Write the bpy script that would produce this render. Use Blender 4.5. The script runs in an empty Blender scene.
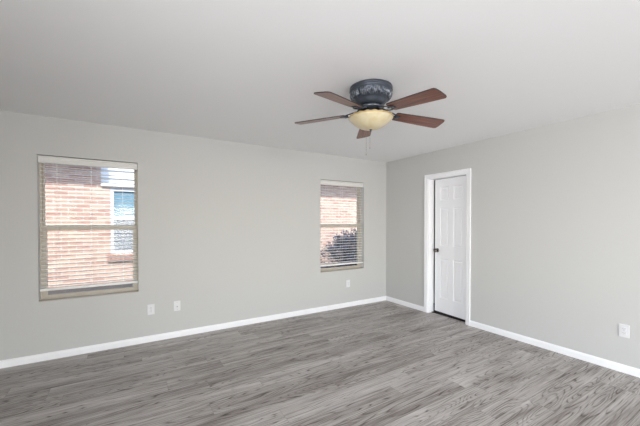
import bpy, bmesh, math, random
from mathutils import Vector, Matrix
random.seed(7)
R = math.radians
S = bpy.context.scene
COL = S.collection
V = Vector

# ------------------------------------------------------------------ camera
cam_d = bpy.data.cameras.new('camera')
cam = bpy.data.objects.new('camera', cam_d)
COL.objects.link(cam)
S.camera = cam
cam.location = (-3.8747, -4.0800, 1.3878)
cam.rotation_euler = (R(90 - 0.766), 0, R(-31.477))
cam_d.sensor_width = 36.0
cam_d.lens = 310.17 / 640 * 36.0
cam_d.shift_y = 13.05 / 640
cam_d.clip_start = 0.02

# ------------------------------------------------------------------ world, sun, fill lamps, exposure
w = bpy.data.worlds.new('sky_world')
S.world = w
w.use_nodes = True
nt = w.node_tree
bg = nt.nodes['Background']
sky = nt.nodes.new('ShaderNodeTexSky')
sky.sky_type = 'NISHITA'
sky.sun_disc = False
sky.sun_elevation = R(50)
sky.sun_rotation = R(180)
nt.links.new(sky.outputs[0], bg.inputs[0])
bg.inputs[1].default_value = 0.64

def lamp(name, kind, energy, loc, rot, color=(1, 1, 1), size=None, size_y=None):
    d = bpy.data.lights.new(name, kind)
    d.energy = energy
    d.color = color
    if size:
        d.shape = 'RECTANGLE'
        d.size = size
        d.size_y = size_y
    o = bpy.data.objects.new(name, d)
    COL.objects.link(o)
    o.location = loc
    o.rotation_euler = rot
    return o

sun = lamp('sun', 'SUN', 10.8, (0, -8, 8), (0, 0, 0), (1.0, 0.95, 0.88))
sun.data.angle = R(0.6)
sun.rotation_euler = V((0.22, 0.62, -0.80)).to_track_quat('-Z', 'Y').to_euler()
# fill lamps added behind the camera, outside an invented opening
lamp('rear_fill_wide', 'AREA', 148, (-3.5, -10.10, 1.05), (R(94), 0, 0), (0.955, 0.978, 1.0), 1.8, 1.9)
lamp('rear_fill', 'AREA', 76, (-1.3, -10.10, 1.05), (R(94), 0, 0), (0.955, 0.978, 1.0), 1.7, 1.9)
# side fill lamp added outside an invented opening in the left wall
lamp('side_fill', 'AREA', 104, (-5.30, -4.7, 1.25), (R(90), 0, R(-90)), (0.955, 0.978, 1.0), 2.2, 1.6)

S.view_settings.view_transform = 'Standard'
S.view_settings.look = 'None'
S.view_settings.gamma = 1
S.view_settings.use_curve_mapping = False
S.view_settings.exposure = 0.30
S.cycles.use_denoising = True
S.cycles.max_bounces = 10
S.cycles.diffuse_bounces = 6
S.cycles.sample_clamp_indirect = 4.0
S.cycles.caustics_reflective = False
S.cycles.caustics_refractive = False

# ------------------------------------------------------------------ helpers
def sr(r, g, b):
    def f(c):
        c /= 255
        return c / 12.92 if c <= 0.04045 else ((c + 0.055) / 1.055) ** 2.4
    return (f(r), f(g), f(b), 1)

def mat(name, col, rough=0.6, metal=0.0, spec=0.5, **kw):
    m = bpy.data.materials.new(name)
    m.use_nodes = True
    b = m.node_tree.nodes['Principled BSDF']
    b.inputs['Base Color'].default_value = col
    b.inputs['Roughness'].default_value = rough
    b.inputs['Metallic'].default_value = metal
    b.inputs['Specular IOR Level'].default_value = spec
    for k, v in kw.items():
        b.inputs[k.replace('_', ' ')].default_value = v
    return m

def N(m, t, **props):
    n = m.node_tree.nodes.new(t)
    for k, v in props.items():
        setattr(n, k, v)
    return n

def L(m, a, b):
    m.node_tree.links.new(a, b)

def bsdf(m):
    return m.node_tree.nodes['Principled BSDF']

def math_n(m, op, a, b=None, c=None):
    n = N(m, 'ShaderNodeMath', operation=op)
    for i, v in enumerate((a, b, c)):
        if v is None:
            continue
        if isinstance(v, (int, float)):
            n.inputs[i].default_value = v
        else:
            L(m, v, n.inputs[i])
    return n.outputs[0]

def ramp(m, fac, stops):
    n = N(m, 'ShaderNodeValToRGB')
    el = n.color_ramp.elements
    while len(el) < len(stops):
        el.new(0.5)
    for e, (p, c) in zip(el, stops):
        e.position = p
        e.color = c
    L(m, fac, n.inputs[0])
    return n.outputs[0]

def bump(m, height, strength, dist):
    n = N(m, 'ShaderNodeBump')
    n.inputs['Strength'].default_value = strength
    n.inputs['Distance'].default_value = dist
    L(m, height, n.inputs['Height'])
    L(m, n.outputs[0], bsdf(m).inputs['Normal'])

def noise_bump(m, scale, strength, dist, detail=2):
    tc = N(m, 'ShaderNodeTexCoord')
    no = N(m, 'ShaderNodeTexNoise')
    no.inputs['Scale'].default_value = scale
    no.inputs['Detail'].default_value = detail
    L(m, tc.outputs['Object'], no.inputs['Vector'])
    bump(m, no.outputs[0], strength, dist)

def bx(bm, x0, x1, y0, y1, z0, z1, bev=0.0):
    g = bmesh.ops.create_cube(bm, size=1.0)
    vs = g['verts']
    for v in vs:
        v.co = V(((x0 + x1) / 2 + v.co.x * (x1 - x0), (y0 + y1) / 2 + v.co.y * (y1 - y0), (z0 + z1) / 2 + v.co.z * (z1 - z0)))
    if bev:
        es = list({e for v in vs for e in v.link_edges})
        bmesh.ops.bevel(bm, geom=es, offset=bev, segments=2, affect='EDGES', profile=0.5)
    return vs

def lathe(bm, prof, n=64, fn=None, cap=False):
    rings = []
    for (r, z) in prof:
        ring = []
        for i in range(n):
            a = 2 * math.pi * i / n
            rr, zz = (r, z) if fn is None else fn(r, z, a)
            ring.append(bm.verts.new((rr * math.cos(a), rr * math.sin(a), zz)))
        rings.append(ring)
    for j in range(len(rings) - 1):
        for i in range(n):
            k = (i + 1) % n
            bm.faces.new((rings[j][i], rings[j][k], rings[j + 1][k], rings[j + 1][i]))
    if cap:
        bm.faces.new(rings[0])
        bm.faces.new(rings[-1])

def tube(bm, pts, rad, n=10):
    rings = []
    up = V((0, 0, 1))
    for i, p in enumerate(pts):
        p = V(p)
        d = (V(pts[min(i + 1, len(pts) - 1)]) - V(pts[max(i - 1, 0)])).normalized()
        a = d.cross(up)
        if a.length < 1e-3:
            a = V((1, 0, 0))
        a.normalize()
        b = a.cross(d).normalized()
        r = rad[i] if isinstance(rad, (list, tuple)) else rad
        rings.append([bm.verts.new(p + a * r * math.cos(2 * math.pi * k / n) + b * r * math.sin(2 * math.pi * k / n)) for k in range(n)])
    for j in range(len(rings) - 1):
        for k in range(n):
            q = (k + 1) % n
            bm.faces.new((rings[j][k], rings[j][q], rings[j + 1][q], rings[j + 1][k]))
    bm.faces.new(rings[0])
    bm.faces.new(rings[-1])

def obj(name, bm, m, parent=None, smooth=False, mtx=None):
    if mtx is not None:
        bm.transform(mtx)
    bmesh.ops.recalc_face_normals(bm, faces=bm.faces[:])
    me = bpy.data.meshes.new(name)
    bm.to_mesh(me)
    bm.free()
    if m:
        me.materials.append(m)
    if smooth:
        for p in me.polygons:
            p.use_smooth = True
    o = bpy.data.objects.new(name, me)
    COL.objects.link(o)
    if parent:
        o.parent = parent
    return o

def smooth_by_angle(o, ang=35):
    me = o.data
    bm = bmesh.new()
    bm.from_mesh(me)
    for f in bm.faces:
        f.smooth = True
    for e in bm.edges:
        if len(e.link_faces) == 2 and e.calc_face_angle() > R(ang):
            e.smooth = False
    bm.to_mesh(me)
    bm.free()

def empty(name, loc, rz=0.0):
    o = bpy.data.objects.new(name, None)
    COL.objects.link(o)
    o.location = loc
    o.rotation_euler = (0, 0, rz)
    o.empty_display_size = 0.1
    return o

def tag(o, label, cat, group=None, kind=None):
    o['label'] = label
    o['category'] = cat
    if group:
        o['group'] = group
    if kind:
        o['kind'] = kind
    return o

def struct(o, label, cat):
    return tag(o, label, cat, kind='structure')

B = bmesh.new

# ------------------------------------------------------------------ materials
m_wall = mat('wall_paint', sr(199, 198.5, 196.5), 0.75, spec=0.25)
noise_bump(m_wall, 140, 0.12, 0.002)
m_wall_dim = mat('dimmed_left_wall_grey', sr(176, 175, 173), 0.75, spec=0.25)  # unseen left wall made darker to cut bounce light on that side
m_ceil = mat('ceiling_paint', sr(243, 243, 244), 0.85, spec=0.2)
noise_bump(m_ceil, 60, 0.15, 0.003, 3)
m_trim = mat('white_trim_paint', sr(246, 246, 248), 0.4, spec=0.4)
m_door = mat('white_door_paint', sr(247, 247, 250), 0.42, spec=0.4)
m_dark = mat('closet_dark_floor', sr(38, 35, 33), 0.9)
m_vinyl = mat('almond_window_vinyl', sr(190, 182, 168), 0.5)
m_slat = mat('white_blind_slat', sr(240, 239, 237), 0.45, spec=0.4)
m_val = mat('blind_valance', sr(222, 221, 218), 0.5, spec=0.35)
m_cord = mat('blind_cord', sr(235, 234, 230), 0.8)
m_plate = mat('white_outlet_plastic', sr(224, 224, 226), 0.35)
m_slot = mat('outlet_slot_dark', sr(60, 58, 56), 0.6)
m_knob = mat('satin_nickel', sr(120, 116, 112), 0.25, metal=1.0)
m_hinge = mat('hinge_metal', sr(150, 148, 145), 0.35, metal=1.0)
m_white_ext = mat('exterior_white_paint', sr(172, 175, 180), 0.6)
m_roof = mat('roof_shingle', sr(96, 90, 88), 0.9)
noise_bump(m_roof, 30, 0.5, 0.02)
m_soil = mat('ground_soil', sr(112, 106, 96), 1.0)
noise_bump(m_soil, 8, 0.6, 0.05, 6)
m_twig = mat('shrub_twig', sr(92, 74, 68), 0.9)
m_screen = mat('neighbour_insect_screen', sr(84, 90, 99), 0.7)
m_nglass = mat('neighbour_window_glass', sr(84, 112, 128), 0.12, spec=0.8)  # blue base colour stands in for sky reflected in the pane

m_glass = bpy.data.materials.new('window_glass')
m_glass.use_nodes = True
_n = m_glass.node_tree
_n.nodes.clear()
_o = _n.nodes.new('ShaderNodeOutputMaterial')
_m = _n.nodes.new('ShaderNodeMixShader')
_t = _n.nodes.new('ShaderNodeBsdfTransparent')
_t.inputs[0].default_value = (0.93, 0.95, 0.95, 1)
_g = _n.nodes.new('ShaderNodeBsdfGlossy')
_g.inputs['Roughness'].default_value = 0.02
_m.inputs[0].default_value = 0.012
_n.links.new(_t.outputs[0], _m.inputs[1])
_n.links.new(_g.outputs[0], _m.inputs[2])
_n.links.new(_m.outputs[0], _o.inputs[0])

def floor_material():
    m = mat('grey_wood_planks', (0.2, 0.2, 0.2, 1), 0.42, spec=0.4)
    tc = N(m, 'ShaderNodeTexCoord')
    sep = N(m, 'ShaderNodeSeparateXYZ')
    L(m, tc.outputs['Object'], sep.inputs[0])
    X, Y = sep.outputs[0], sep.outputs[1]
    PW, PL = 0.18, 1.22
    row = math_n(m, 'FLOOR', math_n(m, 'DIVIDE', Y, PW))
    wn1 = N(m, 'ShaderNodeTexWhiteNoise', noise_dimensions='1D')
    L(m, row, wn1.inputs['W'])
    xs = math_n(m, 'ADD', math_n(m, 'DIVIDE', X, PL), math_n(m, 'MULTIPLY', wn1.outputs['Value'], 3.0))
    colu = math_n(m, 'FLOOR', xs)
    cmb = N(m, 'ShaderNodeCombineXYZ')
    L(m, row, cmb.inputs[0]); L(m, colu, cmb.inputs[1])
    wn2 = N(m, 'ShaderNodeTexWhiteNoise', noise_dimensions='2D')
    L(m, cmb.outputs[0], wn2.inputs['Vector'])
    prand = wn2.outputs['Value']
    fy = math_n(m, 'FRACT', math_n(m, 'DIVIDE', Y, PW))
    fx = math_n(m, 'FRACT', xs)
    # seams
    ey = math_n(m, 'MINIMUM', fy, math_n(m, 'SUBTRACT', 1.0, fy))
    ex = math_n(m, 'MINIMUM', fx, math_n(m, 'SUBTRACT', 1.0, fx))
    seam = math_n(m, 'MAXIMUM', math_n(m, 'LESS_THAN', ey, 0.009), math_n(m, 'LESS_THAN', ex, 0.0014))
    # plank-local coordinates
    off = math_n(m, 'MULTIPLY', prand, 57.0)
    def vec(sx, sy, z=0.0):
        c = N(m, 'ShaderNodeCombineXYZ')
        L(m, math_n(m, 'ADD', math_n(m, 'MULTIPLY', X, sx), off), c.inputs[0])
        L(m, math_n(m, 'ADD', math_n(m, 'MULTIPLY', Y, sy), off), c.inputs[1])
        if z:
            L(m, math_n(m, 'MULTIPLY', prand, z), c.inputs[2])
        return c.outputs[0]
    def noi(v, scale, detail, rough=0.5, dist=0.0):
        n = N(m, 'ShaderNodeTexNoise')
        n.inputs['Scale'].default_value = scale
        n.inputs['Detail'].default_value = detail
        n.inputs['Roughness'].default_value = rough
        n.inputs['Distortion'].default_value = dist
        L(m, v, n.inputs['Vector'])
        return n.outputs[0]
    # cathedral rings: contour lines of a stretched field
    field = noi(vec(1.0, 8.0, 13.0), 1.0, 1.2, 0.4)
    rings = math_n(m, 'FRACT', math_n(m, 'MULTIPLY', field, 21.0))
    tri = math_n(m, 'ABSOLUTE', math_n(m, 'SUBTRACT', math_n(m, 'MULTIPLY', rings, 2.0), 1.0))
    line = math_n(m, 'POWER', tri, 4.5)
    brk = noi(vec(2.0, 45.0), 1.0, 3, 0.6)
    line = math_n(m, 'MULTIPLY', line, ramp(m, brk, [(0.40, (0, 0, 0, 1)), (0.62, (1, 1, 1, 1))]))
    fine = noi(vec(2.4, 110.0), 1.0, 5, 0.7)
    broad = noi(vec(1.0, 9.0), 1.0, 3, 0.55)
    v = math_n(m, 'ADD', math_n(m, 'MULTIPLY', fine, 0.70), math_n(m, 'MULTIPLY', broad, 0.40))
    v = math_n(m, 'ADD', v, math_n(m, 'MULTIPLY', math_n(m, 'SUBTRACT', prand, 0.5), 0.09))
    v = math_n(m, 'SUBTRACT', v, math_n(m, 'MULTIPLY', line, 0.30))
    c = ramp(m, v, [(0.27, sr(76, 67, 62)), (0.42, sr(130, 122, 117)), (0.55, sr(174, 168, 164)), (0.70, sr(208, 204, 201))])
    mx = N(m, 'ShaderNodeMix', data_type='RGBA')
    L(m, math_n(m, 'MULTIPLY', seam, 0.3), mx.inputs[0])
    L(m, c, mx.inputs[6])
    mx.inputs[7].default_value = sr(70, 66, 62)
    L(m, mx.outputs[2], bsdf(m).inputs['Base Color'])
    h = math_n(m, 'SUBTRACT', math_n(m, 'MULTIPLY', fine, 0.4), seam)
    bump(m, h, 0.15, 0.002)
    return m
m_floor = floor_material()

def wood_blade_material():
    m = mat('walnut_blade', (0.1, 0.05, 0.03, 1), 0.38, spec=0.5, Coat_Weight=0.4, Coat_Roughness=0.2)
    tc = N(m, 'ShaderNodeTexCoord')
    mp = N(m, 'ShaderNodeMapping')
    mp.inputs['Scale'].default_value = (3, 60, 20)
    L(m, tc.outputs['Object'], mp.inputs[0])
    no = N(m, 'ShaderNodeTexNoise')
    no.inputs['Scale'].default_value = 1.0
    no.inputs['Detail'].default_value = 5
    L(m, mp.outputs[0], no.inputs['Vector'])
    c = ramp(m, no.outputs[0], [(0.3, sr(66, 34, 24)), (0.52, sr(114, 64, 45)), (0.72, sr(144, 86, 62))])
    L(m, c, bsdf(m).inputs['Base Color'])
    return m
m_blade = wood_blade_material()
m_edge = mat('blade_dark_edge', sr(44, 30, 26), 0.45)

m_iron = mat('pewter_black_metal', sr(80, 86, 96), 0.34, metal=0.6)
noise_bump(m_iron, 90, 0.15, 0.002)
m_iron2 = mat('polished_dark_metal', sr(84, 88, 96), 0.25, metal=0.7)
m_chain = mat('brass_pull_chain', sr(150, 146, 140), 0.35, metal=0.8)

m_bowl = mat('amber_alabaster_glass', sr(240, 222, 170), 0.28, spec=0.5)
_tc = N(m_bowl, 'ShaderNodeTexCoord')
_no = N(m_bowl, 'ShaderNodeTexNoise')
_no.inputs['Scale'].default_value = 14
_no.inputs['Detail'].default_value = 4
_no.inputs['Distortion'].default_value = 0.6
L(m_bowl, _tc.outputs['Object'], _no.inputs['Vector'])
L(m_bowl, ramp(m_bowl, _no.outputs[0], [(0.3, sr(206, 187, 146)), (0.5, sr(213, 199, 164)), (0.7, sr(219, 208, 178))]), bsdf(m_bowl).inputs['Base Color'])
m_rim = mat('amber_bowl_rim', sr(186, 158, 106), 0.3)

def brick_material():
    m = mat('pink_brick', (0.5, 0.3, 0.25, 1), 0.85, spec=0.2)
    tc = N(m, 'ShaderNodeTexCoord')
    sp = N(m, 'ShaderNodeSeparateXYZ')
    L(m, tc.outputs['Object'], sp.inputs[0])
    cb = N(m, 'ShaderNodeCombineXYZ')
    L(m, math_n(m, 'ADD', sp.outputs[0], sp.outputs[1]), cb.inputs[0])
    L(m, sp.outputs[2], cb.inputs[1])
    br = N(m, 'ShaderNodeTexBrick')
    br.inputs['Scale'].default_value = 1.0
    br.inputs['Brick Width'].default_value = 0.21
    br.inputs['Row Height'].default_value = 0.075
    br.inputs['Mortar Size'].default_value = 0.006
    br.inputs['Color1'].default_value = sr(140, 108, 99)
    br.inputs['Color2'].default_value = sr(162, 140, 128)
    br.inputs['Mortar'].default_value = sr(168, 162, 156)
    L(m, cb.outputs[0], br.inputs['Vector'])
    L(m, br.outputs['Color'], bsdf(m).inputs['Base Color'])
    return m
m_brick = brick_material()
m_brickd = mat('brick_rowlock', sr(132, 104, 95), 0.85)
noise_bump(m_brickd, 20, 0.4, 0.01)

m_leaf = mat('shrub_leaf', sr(78, 88, 80), 0.55)
_tc = N(m_leaf, 'ShaderNodeTexCoord')
_no = N(m_leaf, 'ShaderNodeTexNoise')
_no.inputs['Scale'].default_value = 9
L(m_leaf, _tc.outputs['Object'], _no.inputs['Vector'])
L(m_leaf, ramp(m_leaf, _no.outputs[0], [(0.35, sr(72, 80, 98)), (0.5, sr(108, 118, 138)), (0.66, sr(150, 128, 136))]), bsdf(m_leaf).inputs['Base Color'])  # blue cast of skylit shade is put into the leaf tones

# ------------------------------------------------------------------ room shell
H = 2.44
XL, YF = -4.95, -10.0
W1 = (-4.656, -3.798, 0.588, 2.056)
W2 = (-1.367, -0.505, 0.600, 2.046)
DO = (-1.545, -0.908, 0.0, 2.045)      # door opening (y0, y1, z0, z1)

def wall_with_holes(name, axis, a0, a1, t0, t1, holes, m, label, z0=0.0, z1=H):
    """axis 'x': runs along x, thickness t0..t1 in y; axis 'y': runs along y, thickness in x."""
    bm = B()
    cuts = sorted({a0, a1, *[h[0] for h in holes], *[h[1] for h in holes]})
    for c0, c1 in zip(cuts, cuts[1:]):
        zs = sorted([(h[2], h[3]) for h in holes if h[0] <= c0 + 1e-6 and h[1] >= c1 - 1e-6])
        z = z0
        for (h0, h1) in zs + [(z1, z1)]:
            if h0 - z > 1e-4:
                if axis == 'x':
                    bx(bm, c0, c1, t0, t1, z, h0)
                else:
                    bx(bm, t0, t1, c0, c1, z, h0)
            z = h1
    bmesh.ops.remove_doubles(bm, verts=bm.verts[:], dist=1e-5)
    return struct(obj(name, bm, m), label, 'wall')

bm = B(); bx(bm, XL - 0.14, 0.07, YF - 0.14, 0.18, -0.12, 0.0)
struct(obj('floor', bm, m_floor), 'grey wood plank floor with dark grain lines', 'floor')
bm = B(); bx(bm, XL - 3.5, 1.6, -13.0, 1.09, H, H + 0.2)  # slab stretched well past the walls to block sun and shade the ground
struct(obj('ceiling', bm, m_ceil), 'plain white painted ceiling carrying the fan', 'ceiling')
wall_with_holes('wall_back', 'x', XL - 0.14, 0.12, 0.0, 0.18, [W1, W2], m_wall, 'light grey wall with the two windows')
wall_with_holes('wall_right', 'y', YF - 0.14, 0.0, 0.0, 0.12, [DO], m_wall, 'light grey wall with the white door')
wall_with_holes('wall_left', 'y', YF, 0.0, XL - 0.14, XL, [(-5.80, -3.60, 0.45, 2.05)], m_wall_dim, 'unseen left side wall, greyed to cut bounce, opening added for fill light')  # opening invented to let the side fill lamp in
wall_with_holes('wall_front', 'x', XL - 0.14, 0.0, YF - 0.14, YF, [(-4.55, -0.40, 0.0, 2.05)], m_wall, 'light grey wall behind the viewer with an opening added for fill light')  # set far back, opening invented, so the rear fill spreads evenly

# baseboards with an eased top edge
def baseboard(name, p0, p1, nrm, label):
    p0, p1, n = V(p0), V(p1), V(nrm)
    prof = [(0, 0), (0.014, 0), (0.014, 0.050), (0.011, 0.062), (0.006, 0.072), (0, 0.072)]
    bm = B()
    rings = [[bm.verts.new(p + n * d + V((0, 0, z))) for d, z in prof] for p in (p0, p1)]
    k = len(prof)
    for i in range(k):
        bm.faces.new((rings[0][i], rings[0][(i + 1) % k], rings[1][(i + 1) % k], rings[1][i]))
    bm.faces.new(rings[0]); bm.faces.new(rings[1])
    return struct(obj(name, bm, m_trim), label, 'baseboard')
baseboard('baseboard_back', (XL, 0, 0), (0, 0, 0), (0, -1, 0), 'white baseboard along the window wall')
baseboard('baseboard_right', (0, 0, 0), (0, -0.852, 0), (-1, 0, 0), 'short white baseboard between room corner and door')
baseboard('baseboard_right_2', (0, -1.605, 0), (0, YF, 0), (-1, 0, 0), 'long white baseboard right of the door')
baseboard('baseboard_left', (XL, 0, 0), (XL, YF, 0), (1, 0, 0), 'white baseboard along the left side wall')

# closet behind the door
bm = B()
bx(bm, 0.12, 0.98, -0.60, -0.52, -0.02, H); bx(bm, 0.12, 0.98, -1.98, -1.90, -0.02, H); bx(bm, 0.90, 0.98, -1.90, -0.60, -0.02, H)
struct(obj('wall_closet', bm, m_wall), 'closet walls behind the white door', 'wall')
bm = B(); bx(bm, 0.07, 0.98, -1.90, -0.60, -0.12, 0.004)
struct(obj('floor_closet', bm, m_dark), 'dark closet floor seen under the door', 'floor')

# ------------------------------------------------------------------ door: casing, slab, knob, hinges
bm = B()
y0, y1, zt = DO[0], DO[1], DO[3]
CW = 0.058
def casing_strip(bm, poly_in, poly_out):
    """stepped casing profile swept round the opening (mitred)."""
    prof = [(0.0, 0.0), (0.0, 0.010), (0.18, 0.014), (0.55, 0.014), (0.80, 0.018), (1.0, 0.017), (1.0, 0.0)]
    rings = []
    for a, b in zip(poly_in, poly_out):
        a, b = V(a), V(b)
        rings.append([bm.verts.new(a.lerp(b, t) + V((-d, 0, 0))) for t, d in prof])
    for r0, r1 in zip(rings, rings[1:]):
        for i in range(len(prof) - 1):
            bm.faces.new((r0[i], r0[i + 1], r1[i + 1], r1[i]))
    bm.faces.new(rings[0]); bm.faces.new(rings[-1])
casing_strip(bm, [(0, y1, 0), (0, y1, zt), (0, y0, zt), (0, y0, 0)],
             [(0, y1 + CW, 0), (0, y1 + CW, zt + CW), (0, y0 - CW, zt + CW), (0, y0 - CW, 0)])
struct(obj('trim_1', bm, m_trim), 'white moulded casing round the door', 'door trim')
bm = B()
J = 0.012
bx(bm, 0.0, 0.118, y1 - J, y1, 0, zt); bx(bm, 0.0, 0.118, y0, y0 + J, 0, zt); bx(bm, 0.0, 0.118, y0 + J, y1 - J, zt - J, zt)
struct(obj('trim_2', bm, m_trim), 'white jamb boards lining the door opening', 'door jamb')

DWd, DTh, DZ0, DZ1 = 0.578, 0.035, 0.033, 2.026
door = empty('door_1', (0.064, y0 + J + 0.003, 0), R(-4.0))
struct(door, 'white six-panel door standing slightly ajar in the right wall', 'door')
# local: y = 0 hinge .. DWd latch side, x = 0 front face (room side is -x)
def door_slab():
    bm = B()
    st = 0.095; mid = 0.085
    c0 = (DWd - mid) / 2
    ys = [0, st, c0, c0 + mid, DWd - st, DWd]
    zs = [DZ0, 0.245, 0.84, 1.03, 1.60, 1.71, 1.905, DZ1]
    panels = {(iy, iz) for iy in (1, 3) for iz in (1, 3, 5)}
    for iy in range(5):
        for iz in range(7):
            a0, a1, b0, b1 = ys[iy], ys[iy + 1], zs[iz], zs[iz + 1]
            if (iy, iz) not in panels:
                for x in (0.0, DTh):
                    bm.faces.new([bm.verts.new(c) for c in ((x, a0, b0), (x, a1, b0), (x, a1, b1), (x, a0, b1))])
                continue
            for x, s in ((0.0, 1), (DTh, -1)):
                steps = [(0, 0), (0.008, 0.006), (0.016, 0.0065), (0.034, 0.002), (0.036, 0.002)]
                prev = None
                for ins, dep in steps:
                    cur = [bm.verts.new((x + s * dep, yy, zz)) for yy, zz in ((a0 + ins, b0 + ins), (a1 - ins, b0 + ins), (a1 - ins, b1 - ins), (a0 + ins, b1 - ins))]
                    if prev:
                        for k in range(4):
                            bm.faces.new((prev[k], prev[(k + 1) % 4], cur[(k + 1) % 4], cur[k]))
                    prev = cur
                bm.faces.new(prev)
    for (ya, yb, za, zb) in ((0, 0, DZ0, DZ1), (DWd, DWd, DZ0, DZ1)):
        bm.faces.new([bm.verts.new(c) for c in ((0, ya, za), (DTh, ya, za), (DTh, ya, zb), (0, ya, zb))])
    for z in (DZ0, DZ1):
        bm.faces.new([bm.verts.new(c) for c in ((0, 0, z), (DTh, 0, z), (DTh, DWd, z), (0, DWd, z))])
    bmesh.ops.remove_doubles(bm, verts=bm.verts[:], dist=1e-5)
    return bm
obj('door_slab', door_slab(), m_door, door)
kz, ky = 0.958, DWd - 0.046
kb = B()
lathe(kb, [(0.0005, 0.066), (0.016, 0.065), (0.025, 0.058), (0.028, 0.048), (0.024, 0.036), (0.013, 0.028), (0.011, 0.008)], 24)
kn = obj('door_knob', kb, m_knob, door, True, Matrix.Translation((0, ky, kz)) @ Matrix.Rotation(R(-90), 4, 'Y'))
kn['label'] = 'round dark nickel door knob'
kb = B()
lathe(kb, [(0.0005, 0.010), (0.020, 0.010), (0.031, 0.007), (0.032, 0.0)], 24)
obj('rosette', kb, m_knob, kn, True, Matrix.Translation((0, ky, kz)) @ Matrix.Rotation(R(-90), 4, 'Y'))
kb = B()
bx(kb, 0.006, 0.029, DWd - 0.001, DWd + 0.003, kz - 0.03, kz + 0.03)
obj('latch_plate', kb, m_knob, door)
for hz in (0.27, 1.05, 1.82):
    hb = B()
    tube(hb, [(DTh + 0.004, -0.004, hz - 0.045), (DTh + 0.004, -0.004, hz + 0.045)], 0.006)
    obj('hinge', hb, m_hinge, door)

# ------------------------------------------------------------------ windows
def window(name, o, label):
    x0, x1, z0, z1 = o
    e = empty(name, ((x0 + x1) / 2, 0.10, z0))
    struct(e, label, 'window')
    inv = Matrix.Translation(-e.location)
    F = 0.017
    bm = B()   # vinyl outer frame
    ya, yb = 0.088, 0.170
    bx(bm, x0, x0 + F, ya, yb, z0, z1); bx(bm, x1 - F, x1, ya, yb, z0, z1)
    bx(bm, x0 + F, x1 - F, ya, yb, z1 - F, z1); bx(bm, x0 + F, x1 - F, ya, yb, z0, z0 + 0.018)
    obj('window_frame', bm, m_vinyl, e, mtx=inv)
    zm = 1.327
    def sash(y, zz0, zz1, st, bot, top):
        bm = B()
        a, b = x0 + F, x1 - F
        bx(bm, a, a + st, y, y + 0.030, zz0, zz1, 0.002); bx(bm, b - st, b, y, y + 0.030, zz0, zz1, 0.002)
        bx(bm, a + st, b - st, y, y + 0.030, zz0, zz0 + bot, 0.002); bx(bm, a + st, b - st, y, y + 0.030, zz1 - top, zz1, 0.002)
        s = obj('sash', bm, m_vinyl, e, mtx=inv)
        bm = B()
        bx(bm, a + st - 0.004, b - st + 0.004, y + 0.012, y + 0.018, zz0 + bot - 0.004, zz1 - top + 0.004)
        obj('pane', bm, m_glass, s, mtx=inv)
        return s
    sash(0.130, zm - 0.022, z1 - F, 0.016, 0.044, 0.020)            # upper
    lo = sash(0.095, z0 + 0.018, zm + 0.026, 0.034, 0.028, 0.050)  # lower
    bm = B()
    xm = (x0 + x1) / 2
    bx(bm, xm - 0.03, xm + 0.03, 0.082, 0.097, zm + 0.020, zm + 0.030, 0.002)
    obj('sash_lock', bm, m_vinyl, lo, mtx=inv)
    bm = B()
    bx(bm, x0, x1, 0.0, 0.095, z0, z0 + 0.008, 0.002)
    obj('sill', bm, m_vinyl, e, mtx=inv)
    return e
window('window_1', W1, 'large tan-framed window on the left, brick house and its window behind')
window('window_2', W2, 'window near the room corner, shrub and brick wall behind')

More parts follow.
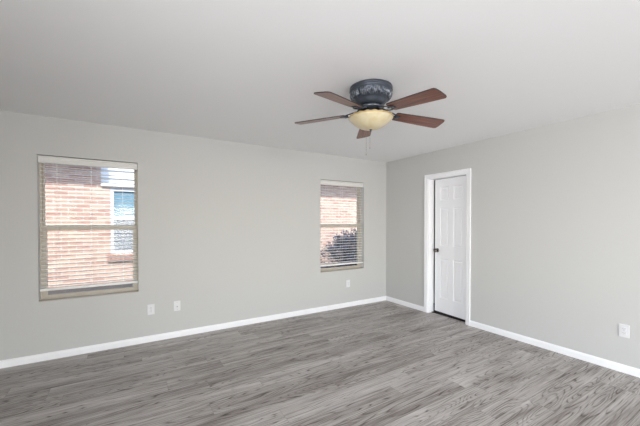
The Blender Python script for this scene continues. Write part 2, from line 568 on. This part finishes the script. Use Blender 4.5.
# ------------------------------------------------------------------ blinds
BY = 0.012      # how far the blinds hang back in the reveal
def blind(o, label):
    x0, x1, z0, z1 = o
    xc = (x0 + x1) / 2
    e = empty('window_blind', (xc, 0.03 + BY, z0))
    tag(e, label, 'blind', 'white slatted blinds hung in the windows')
    inv = Matrix.Translation((-xc, -0.03, -z0))
    bm = B()   # valance with a stepped moulding and returns
    prof = [(0.002, 0.0), (-0.004, 0.002), (-0.008, 0.008), (-0.008, 0.014), (-0.005, 0.018), (-0.005, 0.052), (-0.010, 0.058), (-0.012, 0.066), (-0.010, 0.071), (0.004, 0.071)]
    zb = z1 - 0.079
    a, b = x0 + 0.004, x1 - 0.004
    ring = [[bm.verts.new((x, y + 0.004, zb + z)) for y, z in prof] for x in (a, b)]
    k = len(prof)
    for i in range(k):
        bm.faces.new((ring[0][i], ring[0][(i + 1) % k], ring[1][(i + 1) % k], ring[1][i]))
    bm.faces.new(ring[0]); bm.faces.new(ring[1])
    obj('valance', bm, m_val, e, mtx=inv)
    bm = B()
    bx(bm, x0 + 0.006, x1 - 0.006, 0.012, 0.062, z1 - 0.055, z1 - 0.004, 0.002)
    obj('headrail', bm, m_val, e, mtx=inv)
    zr = 0.690
    bm = B()
    z = zr + 0.045
    xa, xb = x0 + 0.017, x1 - 0.017
    tilt = R(2)
    while z < z1 - 0.062:
        n = 4
        top = []; bot = []
        for j in range(n + 1):
            t = j / n - 0.5
            yy = 0.037 + 0.050 * t * math.cos(tilt)
            zz = z + 0.050 * t * math.sin(tilt) + 0.0022 * (1 - 4 * t * t)
            top.append((yy, zz + 0.0014)); bot.append((yy, zz - 0.0014))
        loop = top + bot[::-1]
        r0 = [bm.verts.new((xa, y, q)) for y, q in loop]; r1 = [bm.verts.new((xb, y, q)) for y, q in loop]
        m_ = len(loop)
        for i in range(m_):
            bm.faces.new((r0[i], r0[(i + 1) % m_], r1[(i + 1) % m_], r1[i]))
        bm.faces.new(r0); bm.faces.new(r1)
        z += 0.0432
    obj('slats', bm, m_slat, e, mtx=inv)
    bm = B()
    bx(bm, x0 + 0.005, x1 - 0.005, 0.011, 0.063, zr, zr + 0.024, 0.004)
    obj('bottom_rail', bm, m_slat, e, mtx=inv)
    for f in (0.17, 0.5, 0.83):
        bm = B()
        x = x0 + f * (x1 - x0)
        for y in (0.0095, 0.0645):
            tube(bm, [(x, y, zr + 0.02), (x, y, z1 - 0.06)], 0.0011, 6)
        obj('ladder_cord', bm, m_cord, e, mtx=inv)
    return e
blind(W1, 'white slatted blind in the left window, brick house behind its slats')
blind(W2, 'white slatted blind in the window near the corner, shrub behind')

# ------------------------------------------------------------------ outlets
def plate(name, loc, rz, label, cat, kind, group=None):
    e = empty(name, loc, rz)
    tag(e, label, cat, group)
    # local: faces -y, centred on origin
    W, Hh = 0.073, 0.118
    bm = B()
    bx(bm, -W / 2, W / 2, -0.006, 0.0, -Hh / 2, Hh / 2, 0.002)
    obj('cover_plate', bm, m_plate, e)
    def dot(nm, x, z, r, m, d=0.0075):
        b = B()
        lathe(b, [(0.0003, d), (r * 0.8, d), (r, d - 0.0008), (r, 0.004)], 16)
        return obj(nm, b, m, e, True, Matrix.Translation((x, 0, z)) @ Matrix.Rotation(R(90), 4, 'X'))
    if kind == 'duplex':
        for s in (-1, 1):
            b = B()
            bx(b, -0.017, 0.017, -0.0085, -0.004, s * 0.0195 - 0.014, s * 0.0195 + 0.014, 0.003)
            rc = obj('receptacle', b, m_plate, e)
            b = B()
            for sx in (-0.0065, 0.0065):
                bx(b, sx - 0.0012, sx + 0.0012, -0.0088, -0.008, s * 0.0195 - 0.001, s * 0.0195 + 0.007)
            bx(b, -0.002, 0.002, -0.0088, -0.008, s * 0.0195 - 0.010, s * 0.0195 - 0.006)
            obj('slots', b, m_slot, rc)
        dot('screw', 0, 0, 0.003, m_hinge)
    elif kind == 'cable':
        for s in (-1, 1):
            dot('screw', 0, s * 0.042, 0.003, m_hinge)
        dot('connector', 0, -0.008, 0.006, m_hinge, 0.014)
    return e
plate('power_outlet', (-3.675, 0, 0.373), 0, 'white duplex outlet plate low on the wall, nearest the left window', 'outlet', 'duplex')
plate('cable_outlet', (-3.398, 0, 0.376), 0, 'white cable plate, right one of the pair right of the left window', 'wall plate', 'cable')
plate('power_outlet', (-0.838, 0, 0.379), 0, 'small white outlet plate below the window near the corner', 'outlet', 'duplex')
plate('power_outlet', (0, -3.118, 0.385), R(-90), 'white duplex outlet low on the right wall, right of the door', 'outlet', 'duplex')

# ------------------------------------------------------------------ ceiling fan
FX, FY = -2.2532, -2.1975
fan = empty('ceiling_fan', (FX, FY, H))
tag(fan, 'dark metal flush ceiling fan with five walnut blades and amber glass bowl', 'ceiling fan')
def fz(z):
    return z - H
bm = B()
NL = 18
def emboss(r, z, a):
    zz = z + H
    if 2.335 < zz < 2.396:
        t = (zz - 2.335) / 0.061
        env = math.sin(math.pi * t)
        u = a * NL / (2 * math.pi)
        s = math.sin(2 * math.pi * (u + 0.55 * t))
        s2 = math.sin(2 * math.pi * (u - 0.55 * t) + 1.2)
        r += 0.0065 * env * (max(s, 0) ** 0.7 + max(s2, 0) ** 0.7 - 0.9)
    return r, z
prof = [(0.02, 2.44), (0.160, 2.4395), (0.166, 2.436), (0.1665, 2.428), (0.162, 2.424), (0.162, 2.421), (0.1665, 2.418), (0.168, 2.411), (0.166, 2.404), (0.161, 2.400)]
prof += [(0.161 - 0.037 * (1 - math.cos(t * math.pi / 2)) , 2.398 - 0.064 * math.sin(t * math.pi / 2) * (0.6 + 0.4 * t)) for t in [i / 22 for i in range(23)]]
prof += [(0.118, 2.322), (0.108, 2.309), (0.098, 2.300), (0.088, 2.296), (0.02, 2.296)]
lathe(bm, [(r, fz(z)) for r, z in prof], 216, emboss)
m_relief = mat('rubbed_pewter_relief', sr(120, 126, 136), 0.34, metal=0.5)
_tc = N(m_relief, 'ShaderNodeTexCoord')
_no = N(m_relief, 'ShaderNodeTexNoise')
_no.inputs['Scale'].default_value = 55
_no.inputs['Detail'].default_value = 3
L(m_relief, _tc.outputs['Object'], _no.inputs['Vector'])
L(m_relief, ramp(m_relief, _no.outputs[0], [(0.40, sr(74, 79, 88)), (0.62, sr(150, 155, 164))]), bsdf(m_relief).inputs['Base Color'])
o = obj('motor_housing', bm, m_iron, fan, True)
smooth_by_angle(o, 50)
# raised leaf scrolls round the housing
bm = B()
for k in range(11):
    a0 = 2 * math.pi * k / 11
    for sgn in (-1, 1):
        for lf in range(3):
            pts = []
            for i in range(7):
                t = i / 6
                zz = 2.343 + 0.050 * t
                aa = a0 + sgn * (0.04 + 0.085 * lf + 0.12 * t - 0.05 * t * t)
                tt = max(0.0, min(1.0, (2.398 - zz) / 0.064))
                rr = 0.1625 - 0.033 * tt ** 2.2
                pts.append((rr * math.cos(aa), rr * math.sin(aa), fz(zz)))
            tube(bm, pts, [0.001, 0.0036, 0.0052, 0.0058, 0.0052, 0.0036, 0.001], 6)
obj('leaf_relief', bm, m_relief, fan, True)
bm = B()
lathe(bm, [(0.02, fz(2.297)), (0.080, fz(2.297)), (0.096, fz(2.292)), (0.104, fz(2.284)), (0.104, fz(2.272)), (0.094, fz(2.262)), (0.080, fz(2.254)), (0.072, fz(2.244)), (0.066, fz(2.225)), (0.066, fz(2.208)), (0.02, fz(2.208))], 64)
o = obj('flywheel', bm, m_iron2, fan, True); smooth_by_angle(o, 50)

# blades, their arms; angle (deg), tip rise
BL = [(-16, 0.002), (56, 0.018), (128, 0.024), (200, -0.008), (272, -0.022)]
BR0, BR1 = 0.205, 0.640
def blade_bm():
    bm = B()
    pts = []
    # outline in local x (radial), y (width)
    def half(s):
        return [(BR0, s * 0.045), (BR0 + 0.012, s * 0.053), (BR0 + 0.12, s * 0.058), (BR0 + 0.26, s * 0.064), (BR1 - 0.026, s * 0.0685), (BR1 - 0.015, s * 0.0670), (BR1 - 0.006, s * 0.059), (BR1 - 0.001, s * 0.040)]
    pts = half(1) + [(BR1, 0)] + half(-1)[::-1]
    th = 0.0065
    lo = [bm.verts.new((x, y, -th / 2)) for x, y in pts]
    hi = [bm.verts.new((x, y, th / 2)) for x, y in pts]
    bm.faces.new(lo); bm.faces.new(hi)
    k = len(pts)
    for i in range(k):
        f = bm.faces.new((lo[i], lo[(i + 1) % k], hi[(i + 1) % k], hi[i]))
        f.material_index = 1
    return bm
def arm_bm():
    bm = B()
    # two curved iron ribs from the flywheel out under the blade plus a mounting foot
    for s in (-1, 1):
        pts = []
        for i in range(9):
            t = i / 8
            x = 0.075 + t * 0.145
            y = s * (0.010 + 0.026 * math.sin(t * math.pi) + 0.014 * t)
            z = 0.024 * (1 - t) ** 1.6 - 0.006 * 1
            pts.append((x, y, z))
        tube(bm, pts, [0.0055] * 5 + [0.005] * 4, 8)
    bx(bm, 0.070, 0.105, -0.018, 0.018, 0.008, 0.026, 0.003)
    bx(bm, 0.205, 0.250, -0.022, 0.022, -0.0085, -0.0035, 0.002)
    bx(bm, 0.185, 0.215, -0.008, 0.008, -0.008, 0.002, 0.002)
    return bm
PITCH = R(11)
for ang, rise in BL:
    base = Matrix.Translation((0, 0, fz(2.250))) @ Matrix.Rotation(R(ang), 4, 'Z') @ Matrix.Rotation((0.042 - rise) / 0.63, 4, 'Y')
    tw = Matrix.Rotation(-PITCH, 4, 'X')
    # CCW side (+y) sits lower
    arm = obj('blade_arm', arm_bm(), m_iron2, fan, True)
    arm.matrix_local = base @ Matrix.Rotation(-PITCH * 0.6, 4, 'X')
    b = obj('blade', blade_bm(), m_blade, fan)
    b.data.materials.append(m_edge)
    b.matrix_local = base @ tw

bm = B()
def scallop(r, z, a):
    if r > 0.1665:
        k = (r - 0.1665) / 0.008
        return r + 0.0020 * math.sin(a * 20) * k, z + 0.0022 * math.sin(a * 20) * k
    return r, z
bprof = [(0.166, 2.2085), (0.1735, 2.2095), (0.1745, 2.2055), (0.1700, 2.199), (0.1630, 2.190), (0.1530, 2.1785), (0.1390, 2.165), (0.1210, 2.151), (0.0990, 2.138), (0.0740, 2.127), (0.0480, 2.1190), (0.0240, 2.1150), (0.0005, 2.1140)]
rim_prof = bprof[:4] + [(0.1665, 2.1985), (0.162, 2.2045)]
bprof = [(0.1660, 2.200)] + bprof[3:]
inner = [(r - 0.004 if r > 0.005 else r, z + 0.004) for r, z in bprof[2:]][::-1]
lathe(bm, [(r, fz(z)) for r, z in inner + bprof], 120, scallop)
o = obj('glass_bowl', bm, m_bowl, fan, True)
o['label'] = 'cream amber glass light bowl'
bm = B()
lathe(bm, [(r, fz(z)) for r, z in rim_prof + rim_prof[:1]], 120, scallop)
o = obj('bowl_rim', bm, m_rim, fan, True)
o['label'] = 'scalloped darker amber rim of the glass bowl'
bm = B()
lathe(bm, [(0.0004, fz(2.097)), (0.005, fz(2.099)), (0.007, fz(2.104)), (0.005, fz(2.109)), (0.011, fz(2.112)), (0.012, fz(2.116))], 20)
obj('finial', bm, m_iron2, fan, True)
bm = B()
lathe(bm, [(0.02, fz(2.224)), (0.095, fz(2.224)), (0.112, fz(2.219)), (0.114, fz(2.209)), (0.02, fz(2.209))], 48)
obj('light_fitter', bm, m_iron2, fan, True)
def chain(x, y, ztop, zbot):
    bm = B()
    z = ztop
    while z > zbot + 0.02:
        bmesh.ops.create_icosphere(bm, subdivisions=1, radius=0.0016, matrix=Matrix.Translation((x, y, fz(z))))
        z -= 0.0042
    tube(bm, [(x, y, fz(ztop)), (x, y, fz(zbot + 0.018))], 0.0006, 5)
    c = obj('pull_chain', bm, m_chain, fan, True)
    bm = B()
    lathe(bm, [(0.0004, 0.018), (0.0022, 0.017), (0.0028, 0.010), (0.004, 0.004), (0.0004, 0.0)], 12)
    obj('chain_pull', bm, m_chain, c, True, Matrix.Translation((x, y, fz(zbot))))
ur = V((0.853, -0.522))     # across the view
chain(-ur.x * 0.036, -ur.y * 0.036, 2.123, 1.912)
chain(-ur.x * 0.006, -ur.y * 0.006, 2.113, 1.962)

# ------------------------------------------------------------------ outside: ground, neighbour's house, shrub
bm = B()
for a, b in ((-14, 9),):
    g = [(0.18, -0.6), (0.18, -0.10), (3.0, 0.19), (9.0, 0.30), (9.0, -0.6)]
    r0 = [bm.verts.new((a, y, z)) for y, z in g]; r1 = [bm.verts.new((b, y, z)) for y, z in g]
    for i in range(5):
        bm.faces.new((r0[i], r0[(i + 1) % 5], r1[(i + 1) % 5], r1[i]))
    bm.faces.new(r0); bm.faces.new(r1)
struct(obj('floor_outside', bm, m_soil), 'bare ground between the two houses', 'ground')

NH = 3.0
house = empty('neighbour_house', (-2.5, NH, -0.16))
tag(house, 'sunlit pink brick house next door seen through the blinds', 'house')
inv = Matrix.Translation(-house.location)
hx0, hx1 = -11.0, 7.5
nw = (-4.19, -3.08, 0.775, 2.03)
bm = B()
bx(bm, hx0, nw[0], NH, NH + 0.2, -0.16, 2.62); bx(bm, nw[1], hx1, NH, NH + 0.2, -0.16, 2.62)
bx(bm, nw[0], nw[1], NH, NH + 0.2, -0.16, nw[2]); bx(bm, nw[0], nw[1], NH, NH + 0.2, nw[3], 2.065)
obj('brick_wall', bm, m_brick, house, mtx=inv)
gx0, gx1 = -4.33, -0.55
bm = B()
bx(bm, gx0, gx1, NH - 0.030, NH, 2.055, 3.9)
for k in range(12):
    z = 2.06 + k * 0.15
    bx(bm, gx0, gx1, NH - 0.042, NH - 0.028, z, z + 0.02)
obj('gable_siding', bm, m_white_ext, house, mtx=inv)
for (a, b) in ((hx0, gx0), (gx1, hx1)):
    bm = B()
    bx(bm, a, b, NH - 0.37, NH + 0.02, 2.60, 2.64)            # soffit
    bx(bm, a, b, NH - 0.40, NH - 0.37, 2.58, 2.76)            # fascia
    obj('eave', bm, m_white_ext, house, mtx=inv)
    bm = B()
    v = [(NH - 0.42, 2.745), (NH - 0.42, 2.785), (NH + 3.0, 4.7), (NH + 3.0, 4.66)]
    r0 = [bm.verts.new((a, y, z)) for y, z in v]; r1 = [bm.verts.new((b, y, z)) for y, z in v]
    for i in range(4):
        bm.faces.new((r0[i], r0[(i + 1) % 4], r1[(i + 1) % 4], r1[i]))
    bm.faces.new(r0); bm.faces.new(r1)
    obj('roof', bm, m_roof, house, mtx=inv)
bm = B()
x0, x1, z0, z1 = nw
f = 0.055
zm = 1.46
for q in ((x0, x0 + f, z0, z1), (x1 - f, x1, z0, z1), (x0 + f, x1 - f, z0, z0 + f), (x0 + f, x1 - f, z1 - f, z1), (x0 + f, x1 - f, zm - 0.03, zm + 0.03)):
    bx(bm, q[0], q[1], NH + 0.01, NH + 0.07, q[2], q[3])
wf = obj('window_frame', bm, m_white_ext, house, mtx=inv)
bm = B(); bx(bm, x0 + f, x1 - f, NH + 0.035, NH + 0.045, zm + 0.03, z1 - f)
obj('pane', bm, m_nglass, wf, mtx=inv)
bm = B(); bx(bm, x0 + f, x1 - f, NH + 0.025, NH + 0.035, z0 + f, zm - 0.03)
obj('screen', bm, m_screen, wf, mtx=inv)
bm = B()
xx = x0 - 0.06
while xx < x1 + 0.06:
    bx(bm, xx, xx + 0.065, NH - 0.05, NH + 0.03, z0 - 0.125, z0 - 0.005, 0.003)
    xx += 0.075
obj('brick_sill', bm, m_brickd, house, mtx=inv)

shrub = empty('shrub', (0.50, 1.72, 0.045))
tag(shrub, 'dark twiggy shrub outside the window near the corner', 'shrub')
bm = B()
tips = []
for i in range(90):
    a = random.uniform(0, 2 * math.pi)
    rr = random.uniform(0.25, 1.0)
    ex, ey = rr * math.cos(a) * 1.15 , rr * math.sin(a) * 0.55
    ez = (0.34 + 1.02 * math.sqrt(max(0.02, 1 - rr * rr)) * random.uniform(0.75, 1.0)) * (1 + 0.32 * ex) * 0.90
    p = [(0.05 * math.cos(a), 0.05 * math.sin(a), 0.0)]
    for t in (0.3, 0.6, 0.85, 1.0):
        p.append((ex * t + random.uniform(-.04, .04), ey * t + random.uniform(-.04, .04), ez * t ** 0.8 + random.uniform(-.03, .03)))
    tube(bm, p, [0.016, 0.012, 0.008, 0.005, 0.003], 5)
    tips.append(p)
obj('stems', bm, m_twig, shrub)
bm = B()
for p in tips:
    for i in range(58):
        j = random.choice((1, 2, 2, 3, 3))
        t = random.random()
        c = V(p[j]).lerp(V(p[j + 1]), t) + V((random.gauss(0, .055), random.gauss(0, .055), random.gauss(0, .05)))
        s = random.uniform(0.022, 0.042)
        q = Matrix.Translation(c) @ Matrix.Rotation(random.uniform(0, 6.3), 4, 'Z') @ Matrix.Rotation(random.uniform(-1.2, 1.2), 4, 'X')
        vs = [bm.verts.new(q @ V(u)) for u in ((0, -s, 0), (s * .5, 0, s * .12), (0, s, 0), (-s * .5, 0, s * .12))]
        bm.faces.new(vs)
fo = obj('foliage', bm, m_leaf, shrub)
